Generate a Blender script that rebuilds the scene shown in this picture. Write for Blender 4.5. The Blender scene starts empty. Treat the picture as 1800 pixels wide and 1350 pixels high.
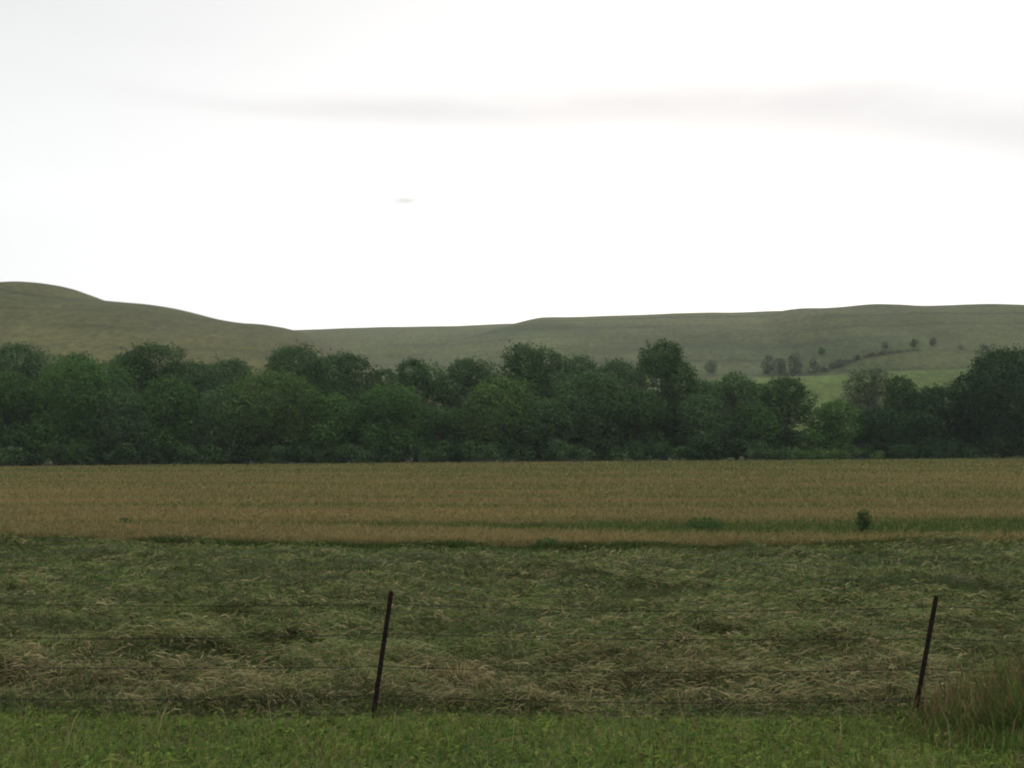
import bpy, math
import numpy as np
from mathutils import Vector

sc = bpy.context.scene
R = math.radians
rng = np.random.default_rng(11)

# ------------------------------------------------------------------ camera
F = 1930.0                      # focal length in photograph pixels (1800 wide)
HORIZON = 782.0
PITCH = math.atan((HORIZON - 675.0) / F)
CAM = np.array([0.0, 0.0, 2.5])
cd = bpy.data.cameras.new('camera')
cam = bpy.data.objects.new('camera', cd)
sc.collection.objects.link(cam)
cd.sensor_width = 36.0
cd.lens = 36.0 * F / 1800.0
cd.clip_start, cd.clip_end = 0.1, 8000.0
cam.location = CAM
cam.rotation_euler = (R(90) + PITCH, 0, 0)
sc.camera = cam

# ------------------------------------------------------------------ light and exposure
SUN_AZ, SUN_EL = R(9), R(13)    # azimuth clockwise from the view direction
sd = bpy.data.lights.new('sun', 'SUN')
sd.energy, sd.angle, sd.color = 0.7, R(25), (1.0, 0.95, 0.87)
sun = bpy.data.objects.new('sun', sd)
sc.collection.objects.link(sun)
SUN = Vector((math.sin(SUN_AZ) * math.cos(SUN_EL), math.cos(SUN_AZ) * math.cos(SUN_EL), math.sin(SUN_EL)))
sun.rotation_euler = SUN.to_track_quat('Z', 'Y').to_euler()
sun.location = (0, 0, 50)

vs = sc.view_settings
sc.display_settings.display_device = 'sRGB'
vs.view_transform = 'Standard'
vs.look = 'None'
vs.exposure, vs.gamma = 0.0, 1.0
vs.use_curve_mapping = False
cy = sc.cycles
cy.use_denoising = True
cy.use_adaptive_sampling = False
cy.max_bounces, cy.diffuse_bounces, cy.transmission_bounces = 5, 2, 2
cy.glossy_bounces, cy.transparent_max_bounces, cy.volume_bounces = 1, 4, 1
cy.filter_width = 2.1

world = bpy.data.worlds.new("World")
sc.world = world
world.use_nodes = True
NT = world.node_tree
NT.nodes.clear()


class NG:
    """small helper for writing node formulas"""
    def __init__(s, nt): s.nt = nt
    def new(s, t, **kw):
        n = s.nt.nodes.new(t)
        for k, v in kw.items(): setattr(n, k, v)
        return n
    def link(s, a, b): s.nt.links.new(a, b)
    def put(s, sock, v):
        if isinstance(v, bpy.types.NodeSocket): s.link(v, sock)
        else: sock.default_value = v
    def m(s, op, a, b=0.0, c=0.0, clamp=False):
        n = s.new('ShaderNodeMath', operation=op, use_clamp=clamp)
        for i, v in enumerate((a, b, c)):
            s.put(n.inputs[i], v)
        return n.outputs[0]
    def ss(s, v, a, b):
        n = s.new('ShaderNodeMapRange', interpolation_type='SMOOTHSTEP')
        s.put(n.inputs[0], v); n.inputs[1].default_value = a; n.inputs[2].default_value = b
        n.inputs[3].default_value = 0; n.inputs[4].default_value = 1
        return n.outputs[0]
    def mixc(s, f, a, b, mode='MIX'):
        n = s.new('ShaderNodeMix', data_type='RGBA', blend_type=mode)
        s.put(n.inputs[0], f); s.put(n.inputs[6], a); s.put(n.inputs[7], b)
        return n.outputs[2]
    def noise(s, vec, scale, detail=3.0, rough=0.55, dim='3D'):
        n = s.new('ShaderNodeTexNoise', noise_dimensions=dim)
        if vec is not None: s.link(vec, n.inputs['Vector'])
        n.inputs['Scale'].default_value = scale
        n.inputs['Detail'].default_value = detail
        n.inputs['Roughness'].default_value = rough
        return n.outputs[0]
    def mapping(s, vec, scale):
        n = s.new('ShaderNodeMapping'); s.link(vec, n.inputs[0]); n.inputs['Scale'].default_value = scale
        return n.outputs[0]


g = NG(NT)
out = g.new('ShaderNodeOutputWorld')
bg = g.new('ShaderNodeBackground'); bg.inputs['Strength'].default_value = 0.1
g.link(bg.outputs[0], out.inputs[0])
sky = g.new('ShaderNodeTexSky', sky_type='NISHITA')
sky.sun_disc = False
sky.sun_elevation, sky.sun_rotation = SUN_EL, SUN_AZ
sky.altitude, sky.air_density, sky.dust_density = 400, 1.0, 2.0
tc = g.new('ShaderNodeTexCoord')
sep = g.new('ShaderNodeSeparateXYZ'); g.link(tc.outputs['Generated'], sep.inputs[0])
el = g.m('ARCSINE', sep.outputs[2]); az = g.m('ARCTAN2', sep.outputs[0], sep.outputs[1])
dt = g.new('ShaderNodeVectorMath', operation='DOT_PRODUCT')
g.link(tc.outputs['Generated'], dt.inputs[0]); dt.inputs[1].default_value = SUN
glow = g.m('EXPONENT', g.m('MULTIPLY', g.m('SUBTRACT', 1.0, dt.outputs['Value']), -9.0))
# thin overcast: bright toward the low sun, greyer and bluer away from it
cirr = g.noise(g.mapping(tc.outputs['Generated'], (1.2, 1.2, 7.0)), 2.6, 4.0)
lum = g.m('MULTIPLY_ADD', glow, 0.16, 0.985)
away = g.m('MULTIPLY', g.ss(el, 0.20, 0.44), g.m('SUBTRACT', 1.0, g.ss(az, -0.62, 0.45)))
lum = g.m('MULTIPLY_ADD', away, -0.19, lum)
lum = g.m('MULTIPLY_ADD', g.ss(el, 0.40, 1.0), 1.6, lum)      # thin overcast is brightest overhead
lum = g.m('MULTIPLY_ADD', g.m('SUBTRACT', cirr, 0.5), 0.08, lum)
tint = g.mixc(glow, (0.995, 1.0, 1.0, 1), (1.01, 1.0, 0.985, 1))
# the long grey band of cloud
wob = g.noise(g.mapping(tc.outputs['Generated'], (2.5, 2.5, 9.0)), 2.2, 4.0)
cen = g.m('ADD', g.m('MULTIPLY_ADD', az, g.m('MULTIPLY_ADD', az, g.m('MULTIPLY_ADD', az, -0.3799, -0.0877), 0.0193), 0.3005), g.m('MULTIPLY', g.m('SUBTRACT', wob, 0.5), 0.022))
dlt = g.m('SUBTRACT', el, cen)
wid = g.m('MULTIPLY_ADD', g.ss(az, -0.25, 0.30), 0.022, 0.009)
band = g.m('EXPONENT', g.m('MULTIPLY', g.m('POWER', g.m('ABSOLUTE', g.m('DIVIDE', dlt, wid)), 2.0), -1.0))
band = g.m('MULTIPLY', band, g.m('MULTIPLY_ADD', g.ss(wob, 0.25, 0.65), 0.22, 0.74))
band = g.m('MULTIPLY', band, g.m('MULTIPLY', g.ss(az, -0.46, -0.05), g.m('SUBTRACT', 1.0, g.ss(az, 0.5, 0.8))))
# the small lone cloud
c2 = g.noise(g.mapping(tc.outputs['Generated'], (30, 30, 90)), 1.0, 3.0)
sa = g.m('DIVIDE', g.m('ADD', az, 0.0975), 0.0125); se = g.m('DIVIDE', g.m('SUBTRACT', el, 0.2196), 0.0034)
rr = g.m('ADD', g.m('MULTIPLY', sa, sa), g.m('MULTIPLY', se, se))
small = g.m('MULTIPLY', g.m('EXPONENT', g.m('MULTIPLY', rr, -1.0)), g.ss(c2, 0.25, 0.55))
sky_mix_l = lum
ov = g.new('ShaderNodeVectorMath', operation='SCALE'); g.link(tint, ov.inputs[0])
g.put(ov.inputs['Scale'], g.m('MULTIPLY', lum, 10.0))
col = g.mixc(0.95, sky.outputs[0], ov.outputs[0])
# clouds replace the sky behind them
cl = g.m('MULTIPLY', band, 0.78)
col = g.mixc(cl, col, (8.3, 8.05, 8.0, 1))
col = g.mixc(g.m('MULTIPLY', small, 0.75), col, (7.6, 7.35, 7.2, 1))
g.link(col, bg.inputs['Color'])

# ------------------------------------------------------------------ helpers
def noise2(x, y, seed=0):
    """smooth value noise, about -1..1"""
    x = np.asarray(x, float); y = np.asarray(y, float)
    xi = np.floor(x).astype(np.int64); yi = np.floor(y).astype(np.int64)
    fx = x - xi; fy = y - yi
    fx = fx * fx * (3 - 2 * fx); fy = fy * fy * (3 - 2 * fy)
    def h(a, b):
        n = (a * 374761393 + b * 668265263 + seed * 1442695041) & 0x7fffffff
        n = ((n ^ (n >> 13)) * 1274126177) & 0x7fffffff
        n = (n ^ (n >> 16)) & 0x7fffffff
        return n / 0x3fffffff - 1.0
    a = h(xi, yi) * (1 - fx) + h(xi + 1, yi) * fx
    b = h(xi, yi + 1) * (1 - fx) + h(xi + 1, yi + 1) * fx
    return a * (1 - fy) + b * fy

def fbm(x, y, seed=0, n=4):
    v, a, t = 0.0, 1.0, 0.0
    for i in range(n):
        v = v + a * noise2(x * 2 ** i, y * 2 ** i, seed + i * 17); t += a; a *= 0.5
    return v / t

def sst(v, a, b):
    t = np.clip((np.asarray(v, float) - a) / (b - a), 0, 1)
    return t * t * (3 - 2 * t)

def ray(px, py):
    """world direction through a photograph pixel, with y component 1"""
    dx, dy = (px - 900.0) / F, (675.0 - py) / F
    y = math.cos(PITCH) - dy * math.sin(PITCH); z = math.sin(PITCH) + dy * math.cos(PITCH)
    return dx / y, z / y

def at(px, py, Y):
    a, b = ray(px, py)
    return np.array([a * Y, Y, CAM[2] + b * Y])

def mesh_np(name, v, quads, mat, col=None, smooth=False):
    v = np.ascontiguousarray(v, np.float32); quads = np.ascontiguousarray(quads, np.int32)
    me = bpy.data.meshes.new(name)
    n, k = quads.shape
    me.vertices.add(len(v)); me.vertices.foreach_set('co', v.ravel())
    me.loops.add(n * k); me.loops.foreach_set('vertex_index', quads.ravel())
    me.polygons.add(n)
    me.polygons.foreach_set('loop_start', np.arange(0, n * k, k, dtype=np.int32))
    if col is not None:
        a = me.color_attributes.new('col', 'FLOAT_COLOR', 'POINT')
        c = np.ones((len(v), 4), np.float32); c[:, :3] = col
        a.data.foreach_set('color', c.ravel())
    me.update(calc_edges=True)
    me.polygons.foreach_set('use_smooth', np.full(n, smooth, dtype=bool))
    me.materials.append(mat)
    return me

def link(name, me, parent=None, loc=None):
    o = bpy.data.objects.new(name, me)
    sc.collection.objects.link(o)
    if parent is not None: o.parent = parent
    if loc is not None: o.location = loc
    return o

def tag(o, label=None, cat=None, group=None, kind=None):
    for k, v in (('label', label), ('category', cat), ('group', group), ('kind', kind)):
        if v: o[k] = v
    return o

def empty(name, loc, label, cat, group=None):
    return tag(link(name, None, loc=loc), label, cat, group)

def material(name, kind='attr', base=(0.1, 0.1, 0.1), trans=0.0, noise=None, rough=0.9, bump=None, spec=0.1):
    """attribute or plain colour, broken up by noise; leafy things let some light through"""
    m = bpy.data.materials.new(name); m.use_nodes = True
    nt = m.node_tree; nt.nodes.clear(); q = NG(nt)
    o = q.new('ShaderNodeOutputMaterial')
    if kind == 'attr':
        c = q.new('ShaderNodeAttribute', attribute_name='col').outputs['Color']
    else:
        c = q.new('ShaderNodeRGB').outputs[0]; c.default_value = (*base, 1)
    geo = q.new('ShaderNodeNewGeometry')
    if noise:
        for scale, amt, vec in noise:
            n = q.noise(q.mapping(geo.outputs['Position'], vec), scale, 4.0, 0.6)
            f = q.m('MULTIPLY_ADD', q.m('SUBTRACT', n, 0.5), amt * 2, 1.0)
            cc = q.new('ShaderNodeVectorMath', operation='SCALE'); q.link(c, cc.inputs[0]); q.link(f, cc.inputs['Scale'])
            c = cc.outputs[0]
    if trans > 0:
        d = q.new('ShaderNodeBsdfDiffuse'); t = q.new('ShaderNodeBsdfTranslucent')
        q.link(c, d.inputs[0]); q.link(c, t.inputs[0])
        mx = q.new('ShaderNodeMixShader'); mx.inputs[0].default_value = trans
        q.link(d.outputs[0], mx.inputs[1]); q.link(t.outputs[0], mx.inputs[2])
        q.link(mx.outputs[0], o.inputs[0])
    else:
        p = q.new('ShaderNodeBsdfPrincipled')
        q.link(c, p.inputs['Base Color'])
        p.inputs['Roughness'].default_value = rough
        p.inputs['Specular IOR Level'].default_value = spec
        if bump:
            b = q.new('ShaderNodeBump'); b.inputs['Strength'].default_value = bump[1]; b.inputs['Distance'].default_value = bump[2]
            q.link(q.noise(q.mapping(geo.outputs['Position'], bump[3]), bump[0], 5.0, 0.65), b.inputs['Height'])
            q.link(b.outputs[0], p.inputs['Normal'])
        q.link(p.outputs[0], o.inputs[0])
    return m

M_leaf = material('leaf', trans=0.25)
M_blade = material('grass_blade', trans=0.3)
M_hay = material('cut_grass_blade', trans=0.15)
M_ground = material('soil_and_thatch', noise=[(1.5, 0.25, (1, 1, 1)), (14.0, 0.45, (1, 1.6, 1))], bump=(9.0, 0.6, 0.06, (1, 1, 1)))
M_hill = material('prairie_grass', noise=[(0.02, 0.25, (1, 0.5, 1)), (0.12, 0.40, (1, 0.35, 1.4)), (0.5, 0.85, (1, 0.35, 1)), (2.2, 0.6, (1, 0.3, 1))], bump=(0.7, 0.5, 0.8, (1, 1, 1)))
M_bark = material('bark', 'plain', (0.055, 0.048, 0.042), noise=[(6, 0.4, (1, 1, 0.2))])
M_pale_bark = material('pale_bark', 'plain', (0.17, 0.165, 0.15), noise=[(6, 0.4, (1, 1, 0.2))])
M_post = material('rusty_steel', 'plain', (0.015, 0.0095, 0.0075), noise=[(25, 0.7, (1, 1, 0.6))], rough=0.9, spec=0.08)
M_wire = material('rusty_wire', 'plain', (0.014, 0.012, 0.011), rough=0.7, spec=0.1)

def ramp(p, c0, c1):
    """per-item mix of two colours"""
    p = np.clip(np.asarray(p), 0, 1)[:, None]
    return np.asarray(c0) * (1 - p) + np.asarray(c1) * p

# ------------------------------------------------------------------ ground
def bank(x, y):
    """verge climbs from the fence to the road the camera stands on"""
    return 0.085 * np.maximum(0, 10.2 - y) * sst(y, -14, -2) + 0.0 * x

def far_rise(x, y):
    return sst(y, 50, 140) * (0.04 + 0.0067 * np.clip(x, -160, 200))

def verge_edge(x):
    return 10.14 + 0.14 * noise2(x * 0.45, 3.1, 5) + 0.06 * noise2(x * 1.7, 1.0, 6)

EDGE_PTS = [(-40, 31.0), (-13.5, 29.0), (-6.6, 27.6), (-2.2, 26.4), (1.0, 26.2), (6.0, 26.6), (13.0, 27.8), (40, 29.5)]
def mown_edge(x):
    return np.interp(x, [p[0] for p in EDGE_PTS], [p[1] for p in EDGE_PTS]) + 0.25 * noise2(np.asarray(x) * 0.5, 0.3, 9)

def lumps(x, y):
    """heaps and hollows of the cut grass lying in swaths"""
    a = fbm(x * 0.75, y * 1.55, 21, 3)
    b = noise2(x * 1.9, y * 3.4, 31)
    row = np.clip(0.5 + 0.5 * np.sin(y * 6.2 + 2.6 * noise2(x * 0.45, y * 0.3, 77)) + 0.5 * noise2(x * 0.8, y * 1.2, 79), 0, 1.2)
    h = 0.26 * np.maximum(0, a + 0.05) + 0.10 * np.maximum(0, b) + 0.12 * row * np.clip(0.6 + 0.9 * noise2(x * 0.55, y * 0.8, 83), 0.05, 1.2)
    return h * sst(y, 9.9, 10.6) * (1 - sst(y, mown_edge(x) - 1.6, mown_edge(x) - 0.5))

def ground_z(x, y):
    return bank(x, y) + far_rise(x, y) + lumps(x, y) + 0.03 * noise2(x * 0.9, y * 0.9, 3)

def swale(x, y):
    """greener strip crossing the standing grass"""
    cx = np.interp(x, [-18, -6, 0, 6, 10, 16, 40], [33.5, 33.0, 32.0, 31.6, 31.8, 32.2, 33])
    w = np.interp(x, [-18, -3, 3, 16], [0.6, 1.2, 2.6, 3.2])
    amt = np.interp(x, [-14, -4, 3, 30], [0.45, 0.65, 1.0, 1.0])
    return np.exp(-((y - cx) / w) ** 2) * amt

def axis(lo, hi, step, far_lo, far_hi, grow=1.09):
    a = list(np.arange(lo, hi + 1e-6, step))
    s, v = step, hi
    while v < far_hi: s *= grow; v += s; a.append(v)
    s, v = step, lo
    while v > far_lo: s *= grow; v -= s; a.insert(0, v)
    return np.array(a)

def grid(xs, ys, zf):
    X, Y = np.meshgrid(xs, ys)
    Z = zf(X, Y)
    v = np.stack([X, Y, Z], -1).reshape(-1, 3)
    nx, ny = len(xs), len(ys)
    i = (np.arange(ny - 1)[:, None] * nx + np.arange(nx - 1)[None, :]).ravel()
    return v, np.stack([i, i + 1, i + nx + 1, i + nx], 1)

VERGE0, VERGE1 = (0.040, 0.058, 0.014), (0.070, 0.085, 0.025)
xs = axis(-14, 14, 0.14, -2200, 2200, 1.08)
ys = axis(7.0, 28.5, 0.12, -400, 3200, 1.07)
gv, gq = grid(xs, ys, ground_z)
gx, gy = gv[:, 0], gv[:, 1]
pn = fbm(gx * 0.5, gy * 0.8, 41, 3)
c_ver = ramp(0.5 + 0.5 * pn, VERGE0, VERGE1)
c_mow = ramp(0.5 + 0.9 * pn, (0.022, 0.030, 0.010), (0.036, 0.042, 0.015))
c_tall = ramp(0.5 + 0.5 * fbm(gx * 0.06, gy * 0.2, 43, 3), (0.085, 0.070, 0.026), (0.13, 0.095, 0.035))
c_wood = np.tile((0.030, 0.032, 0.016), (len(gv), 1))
w1 = sst(gy, verge_edge(gx) - 0.1, verge_edge(gx) + 0.15)[:, None]
w2 = sst(gy, mown_edge(gx) - 0.1, mown_edge(gx) + 0.1)[:, None]
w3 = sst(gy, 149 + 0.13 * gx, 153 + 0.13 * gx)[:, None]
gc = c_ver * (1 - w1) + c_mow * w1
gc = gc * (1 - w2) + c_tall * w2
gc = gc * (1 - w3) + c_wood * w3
ground = link('ground', mesh_np('ground', gv, gq, M_ground, gc, True))
tag(ground, kind='structure')

# ------------------------------------------------------------------ hills
def px_to_x(px, Y): return (px - 900.0) / F * Y

class Ridge:
    def __init__(s, Yc, Y0, pts, p=1.0, fall=0.9, skew=0.0):
        s.Yc, s.Y0, s.p, s.fall, s.skew = Yc, Y0, p, fall, skew
        s.px = np.array([q[0] for q in pts], float); s.py = np.array([q[1] for q in pts], float)
        s.X = px_to_x(s.px, Yc)
        s.target = np.array([ray(a, b)[1] for a, b in pts])
        s.H = CAM[2] + s.target * Yc
        for _ in range(4):                       # fit the seen skyline to the crest
            yy = np.linspace(Y0 + 10, Yc * 1.15, 160)
            for i, px in enumerate(s.px):
                zz = s.z(px_to_x(px, 1.0) * yy, yy)
                seen = np.max((zz - CAM[2]) / yy)
                if s.H[i] > 1: s.H[i] *= np.clip(s.target[i] / max(seen, 1e-4), 0.8, 1.2)
    def z(s, x, y):
        k = np.linspace(s.X[0], s.X[-1], 400)
        hh = np.interp(k, s.X, s.H)
        ker = np.hanning(13); ker /= ker.sum()
        hh = np.convolve(np.pad(hh, 6, 'edge'), ker, 'valid')
        H = np.interp(x, k, hh)
        t = np.clip((y - s.Y0) / (s.Yc - s.Y0), 0, 1)
        up = np.sin(t * math.pi / 2) ** (1.25 * s.p)
        dn = np.cos(np.clip((y - s.Yc) / (s.Yc * s.fall), 0, 1) * math.pi / 2)
        return H * np.where(y < s.Yc, up, dn)

OFF = 790
R_far = Ridge(860, 380, [(-600, 590), (0, 590), (400, 582), (515, 579), (600, 577), (700, 574), (800, 573.5), (900, 570), (1000, 572), (1300, 600), (1900, 640), (2600, 640)])
R_left = Ridge(430, 190, [(-900, 470), (-400, 480), (-60, 492), (28, 496), (100, 501), (140, 511), (192, 527), (240, 532), (300, 541), (350, 552), (400, 561), (470, 569), (505, 575), (530, 583), (600, 612), (700, 660), (820, 720), (1000, OFF), (2600, OFF)])
R_right = Ridge(680, 300, [(-900, OFF), (500, OFF), (640, 690), (800, 600), (880, 574), (905, 569), (930, 562), (1000, 559), (1100, 556), (1200, 553), (1300, 550), (1365, 548), (1500, 545), (1700, 548), (2000, 560), (2800, 600)])
R_right2 = Ridge(600, 280, [(-900, OFF), (1000, OFF), (1200, 640), (1300, 575), (1350, 552), (1380, 545), (1420, 541), (1480, 537.5), (1550, 535.5), (1650, 536), (1800, 538), (1900, 541), (2200, 552), (2800, 590)])
RIDGES = [R_far, R_left, R_right, R_right2]

def terrace(x, y):
    """bench of pale meadow behind the creek"""
    yc = 238 + 10 * noise2(x * 0.012, 0.5, 61) + 3 * noise2(x * 0.07, 0.5, 63)
    top = (16.9 + 0.008 * (x - 40) + 0.7 * noise2(x * 0.06, 0.2, 65)) * sst(x, 5, 48)
    t = np.clip((y - 168) / (yc - 168), 0, 1)
    back = np.clip((y - yc) / 130, 0, 1)
    return top * np.where(y < yc, t ** 1.15 * (1.25 - 0.25 * t), 1 - 0.75 * back ** 1.3)

def hill_parts(x, y):
    return np.stack([r.z(x, y) for r in RIDGES] + [terrace(x, y)], 0)

def hill_z(x, y):
    z = hill_parts(x, y).max(0)
    rough = 0.9 * fbm(x * 0.02, y * 0.02, 71, 3) + 2.2 * np.minimum(0.5, np.abs(noise2(x * 0.011 + y * 0.003, y * 0.006, 75)))
    return z + (rough - 0.7) * sst(z, 1, 18) - 0.35 * (1 - sst(y, 175, 215)) + far_rise(x, y) * 0.9 * (1 - sst(y, 190, 320))

def hit(px, py):
    """the point on the hills seen in a direction"""
    a, b = ray(px, py)
    yy = np.linspace(170, 900, 6000)
    zz = hill_z(a * yy, yy)
    k = int(np.argmax(zz >= CAM[2] + b * yy))
    return np.array([a * yy[k], yy[k], zz[k]])

xs = axis(-260, 330, 3.0, -1500, 1500, 1.06)
ys = axis(165, 900, 2.5, 160, 1900, 1.06)
hv, hq = grid(xs, ys, hill_z)
hx, hy, hz = hv.T
parts = hill_parts(hx, hy)
who = parts.argmax(0)
pal0 = np.array([(0.039, 0.048, 0.014), (0.039, 0.043, 0.011), (0.037, 0.047, 0.014), (0.035, 0.045, 0.013), (0.040, 0.060, 0.011)])
pal1 = np.array([(0.056, 0.060, 0.020), (0.060, 0.058, 0.017), (0.055, 0.060, 0.020), (0.055, 0.059, 0.019), (0.053, 0.073, 0.015)])
mixn = np.clip(0.5 + 1.1 * fbm(hx * 0.010, hz * 0.10, 81, 4), 0, 1)[:, None]
hc = pal0[who] * (1 - mixn) + pal1[who] * mixn
ledge = (np.abs(((hz + 1.5 * noise2(hx * 0.01, hy * 0.01, 91)) / 8.0) % 1.0 - 0.5) < 0.09) * np.clip(fbm(hx * 0.01, hy * 0.02, 95, 2) + 0.35, 0, 1)
draw = np.clip(1 - 5 * np.abs(noise2(hx * 0.011 + hy * 0.003, hy * 0.006, 75)), 0, 1)   # darker along the draws
hc = hc * (1 - 0.55 * ledge[:, None]) * (1 - 0.18 * draw[:, None])
tag(link('hills', mesh_np('hills', hv, hq, M_hill, hc, True)), kind='structure')

# ------------------------------------------------------------------ grass builders
def blades(pos, head, length, width, elev, droop, c0, c1, rng, mid=0.55):
    """ribbons of three cross rows; elev = angle above the ground, droop = how far the tip falls over"""
    n = len(pos)
    hd = np.stack([np.cos(head), np.sin(head), np.zeros(n)], 1)
    tw = rng.uniform(0, 2 * math.pi, n)
    sdv = np.stack([-np.sin(head) * np.cos(tw * 0.5), np.cos(head) * np.cos(tw * 0.5), 0.5 * np.sin(tw)], 1)
    sdv /= np.linalg.norm(sdv, axis=1, keepdims=True)
    e2 = elev - droop
    up = np.array([0, 0, 1.0])
    p1 = pos + (hd * np.cos(elev)[:, None] + up * np.sin(elev)[:, None]) * (length * mid)[:, None]
    p2 = p1 + (hd * np.cos(e2)[:, None] + up * np.sin(e2)[:, None]) * (length * (1 - mid))[:, None]
    w = (sdv * (width * 0.5)[:, None])
    v = np.stack([pos - w * 0.8, pos + w * 0.8, p1 - w, p1 + w, p2 - w * 0.25, p2 + w * 0.25], 1).reshape(-1, 3)
    b = (np.arange(n) * 6)[:, None]
    q = np.concatenate([b + np.array([0, 1, 3, 2]), b + np.array([2, 3, 5, 4])], 1).reshape(-1, 4)
    c = np.stack([c0, c0, 0.35 * c0 + 0.65 * c1, 0.35 * c0 + 0.65 * c1, c1, c1], 1).reshape(-1, 3)
    return v, q, c

def join(parts):
    vs_, qs, cs, k = [], [], [], 0
    for v, q, c in parts:
        vs_.append(v); qs.append(q + k); cs.append(c); k += len(v)
    return np.concatenate(vs_), np.concatenate(qs), np.concatenate(cs)

def pick(n, palette, weights, rng, jitter=0.18):
    pal = np.array(palette)
    i = rng.choice(len(pal), n, p=np.array(weights) / np.sum(weights))
    return pal[i] * (1 + rng.normal(0, jitter, (n, 1))).clip(0.5, 1.7)

GREEN = (0.055, 0.095, 0.020); DEEP = (0.032, 0.062, 0.016); LIME = (0.095, 0.125, 0.028)
STRAW = (0.27, 0.215, 0.115); TAN = (0.17, 0.135, 0.062); BROWN = (0.085, 0.062, 0.036); RED = (0.105, 0.070, 0.040)

# verge grass: short dense tufts with broad leaves among them
n = 130000
x = rng.uniform(-8.5, 8.5, n); y = rng.uniform(5.8, 10.6, n)
keep = y < verge_edge(x) + rng.normal(0, 0.13, n) + 0.22 * fbm(x * 1.6, 0 * x, 103, 3)
x, y = x[keep], y[keep]; n = len(x)
pt = fbm(x * 1.1, y * 1.5, 101, 3)
hgt = rng.gamma(5, 0.0105, n) * (1 + 0.9 * pt) * (1 - 0.5 * sst(y, 9.2, 10.2)) + 0.025
c0 = pick(n, [(0.076, 0.116, 0.023), (0.046, 0.072, 0.016), (0.120, 0.146, 0.032), (0.13, 0.11, 0.048), BROWN], [5, 4, 2.6, 1.3, 1.4], rng)
c0 = c0 * (1 + 0.3 * pt[:, None])
c1 = c0 * rng.uniform(0.9, 1.35, (n, 1))
v1 = blades(np.stack([x, y, ground_z(x, y) - 0.01], 1), rng.uniform(0, 6.283, n), hgt * rng.uniform(0.9, 1.5, n), rng.uniform(0.004, 0.010, n), rng.uniform(0.5, 1.5, n), rng.uniform(0.2, 1.5, n), c0, c1, rng)
n = 16000                                           # broad leaved herbs
x = rng.uniform(-8.5, 8.5, n); y = rng.uniform(5.8, 10.3, n)
pt = fbm(x * 1.4, y * 1.8, 111, 2)
k = pt > rng.uniform(-0.5, 0.6, n); x, y, pt = x[k], y[k], pt[k]; n = len(x)
c0 = pick(n, [(0.062, 0.092, 0.020), DEEP, (0.098, 0.120, 0.027)], [4, 3, 3], rng)
v2 = blades(np.stack([x, y, ground_z(x, y) + rng.uniform(0.02, 0.09, n)], 1), rng.uniform(0, 6.283, n), rng.uniform(0.03, 0.07, n), rng.uniform(0.015, 0.03, n), rng.uniform(0.0, 0.9, n), rng.uniform(0.1, 0.9, n), c0, c0 * 1.1, rng, 0.5)
n = 420                                             # pale seed stalks
x = rng.uniform(-8.5, 8.5, n); y = rng.uniform(8.4, 10.8, n)
c0 = pick(n, [TAN, STRAW], [2, 1], rng)
v3 = blades(np.stack([x, y, ground_z(x, y)], 1), rng.uniform(0, 6.283, n), rng.uniform(0.15, 0.42, n), rng.uniform(0.003, 0.005, n), rng.uniform(0.9, 1.5, n), rng.uniform(0.1, 0.8, n), c0, c0, rng)
v, q, c = join([v1, v2, v3])
tag(link('verge_grass', mesh_np('verge_grass', v, q, M_blade, c)), 'short bright green grass and herbs along the near side of the fence', 'grass', kind='stuff')

# cut grass lying in the mown field
n = 260000
u = rng.uniform(0, 1, n)
y = (9.9 ** -0.6 + (29.8 ** -0.6 - 9.9 ** -0.6) * u) ** (-1 / 0.6); x = rng.uniform(-1, 1, n) * (0.56 * y + 2.0)
keep = (y > verge_edge(x) + rng.normal(0, 0.12, n)) & (y < mown_edge(x) + rng.normal(-0.1, 0.12, n))
x, y = x[keep], y[keep]; n = len(x)
lz = lumps(x, y)
thinned = rng.uniform(0, 1, n) < np.clip(0.30 + 5.5 * lz + 0.5 * fbm(x * 1.3, y * 3.4, 127, 3) + 0.35 * sst(y, 16, 26), 0.16, 1)
x, y, lz = x[thinned], y[thinned], lz[thinned]; n = len(x)
pt = fbm(x * 0.9, y * 1.9, 121, 3); pt2 = noise2(x * 0.25, y * 0.5, 125)
fresh = np.clip(0.70 + 0.45 * pt + 0.2 * pt2 + 0.02 * (y - 16) - 1.3 * (lz - 0.1), 0, 1) * (0.25 + 0.75 * sst(y, 10.6, 12.8))
pg = pick(n, [(0.062, 0.092, 0.026), (0.042, 0.066, 0.019), (0.088, 0.116, 0.036), (0.090, 0.098, 0.044)], [3, 3, 2, 4], rng)
ps = pick(n, [STRAW, TAN, BROWN, (0.115, 0.108, 0.058)], [0.5 , 3, 2, 8], rng, 0.2)
sel = (rng.uniform(0, 1, n) < fresh)[:, None]
c0 = np.where(sel, pg, ps)
hd = rng.normal(0, 1.0, n) + np.where(rng.uniform(0, 1, n) < 0.5, 0, math.pi)
ln = rng.uniform(0.05, 0.20, n)
wd = np.maximum(rng.uniform(0.004, 0.010, n), y * 0.00062)
lift = rng.uniform(-0.02, 0.05, n)
v1 = blades(np.stack([x, y, ground_z(x, y) + lift], 1), hd, ln, wd, rng.normal(0.30, 0.28, n), rng.uniform(0.1, 0.9, n), c0, c0 * rng.uniform(0.85, 1.2, (n, 1)), rng)
n = 120000                                          # stubble and stalks left standing
y = 10.1 / (1 - rng.uniform(0, 1, n) * (1 - 10.1 / 27)); x = rng.uniform(-1, 1, n) * (0.56 * y + 2)
k = y < mown_edge(x); x, y = x[k], y[k]; n = len(x)
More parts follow.
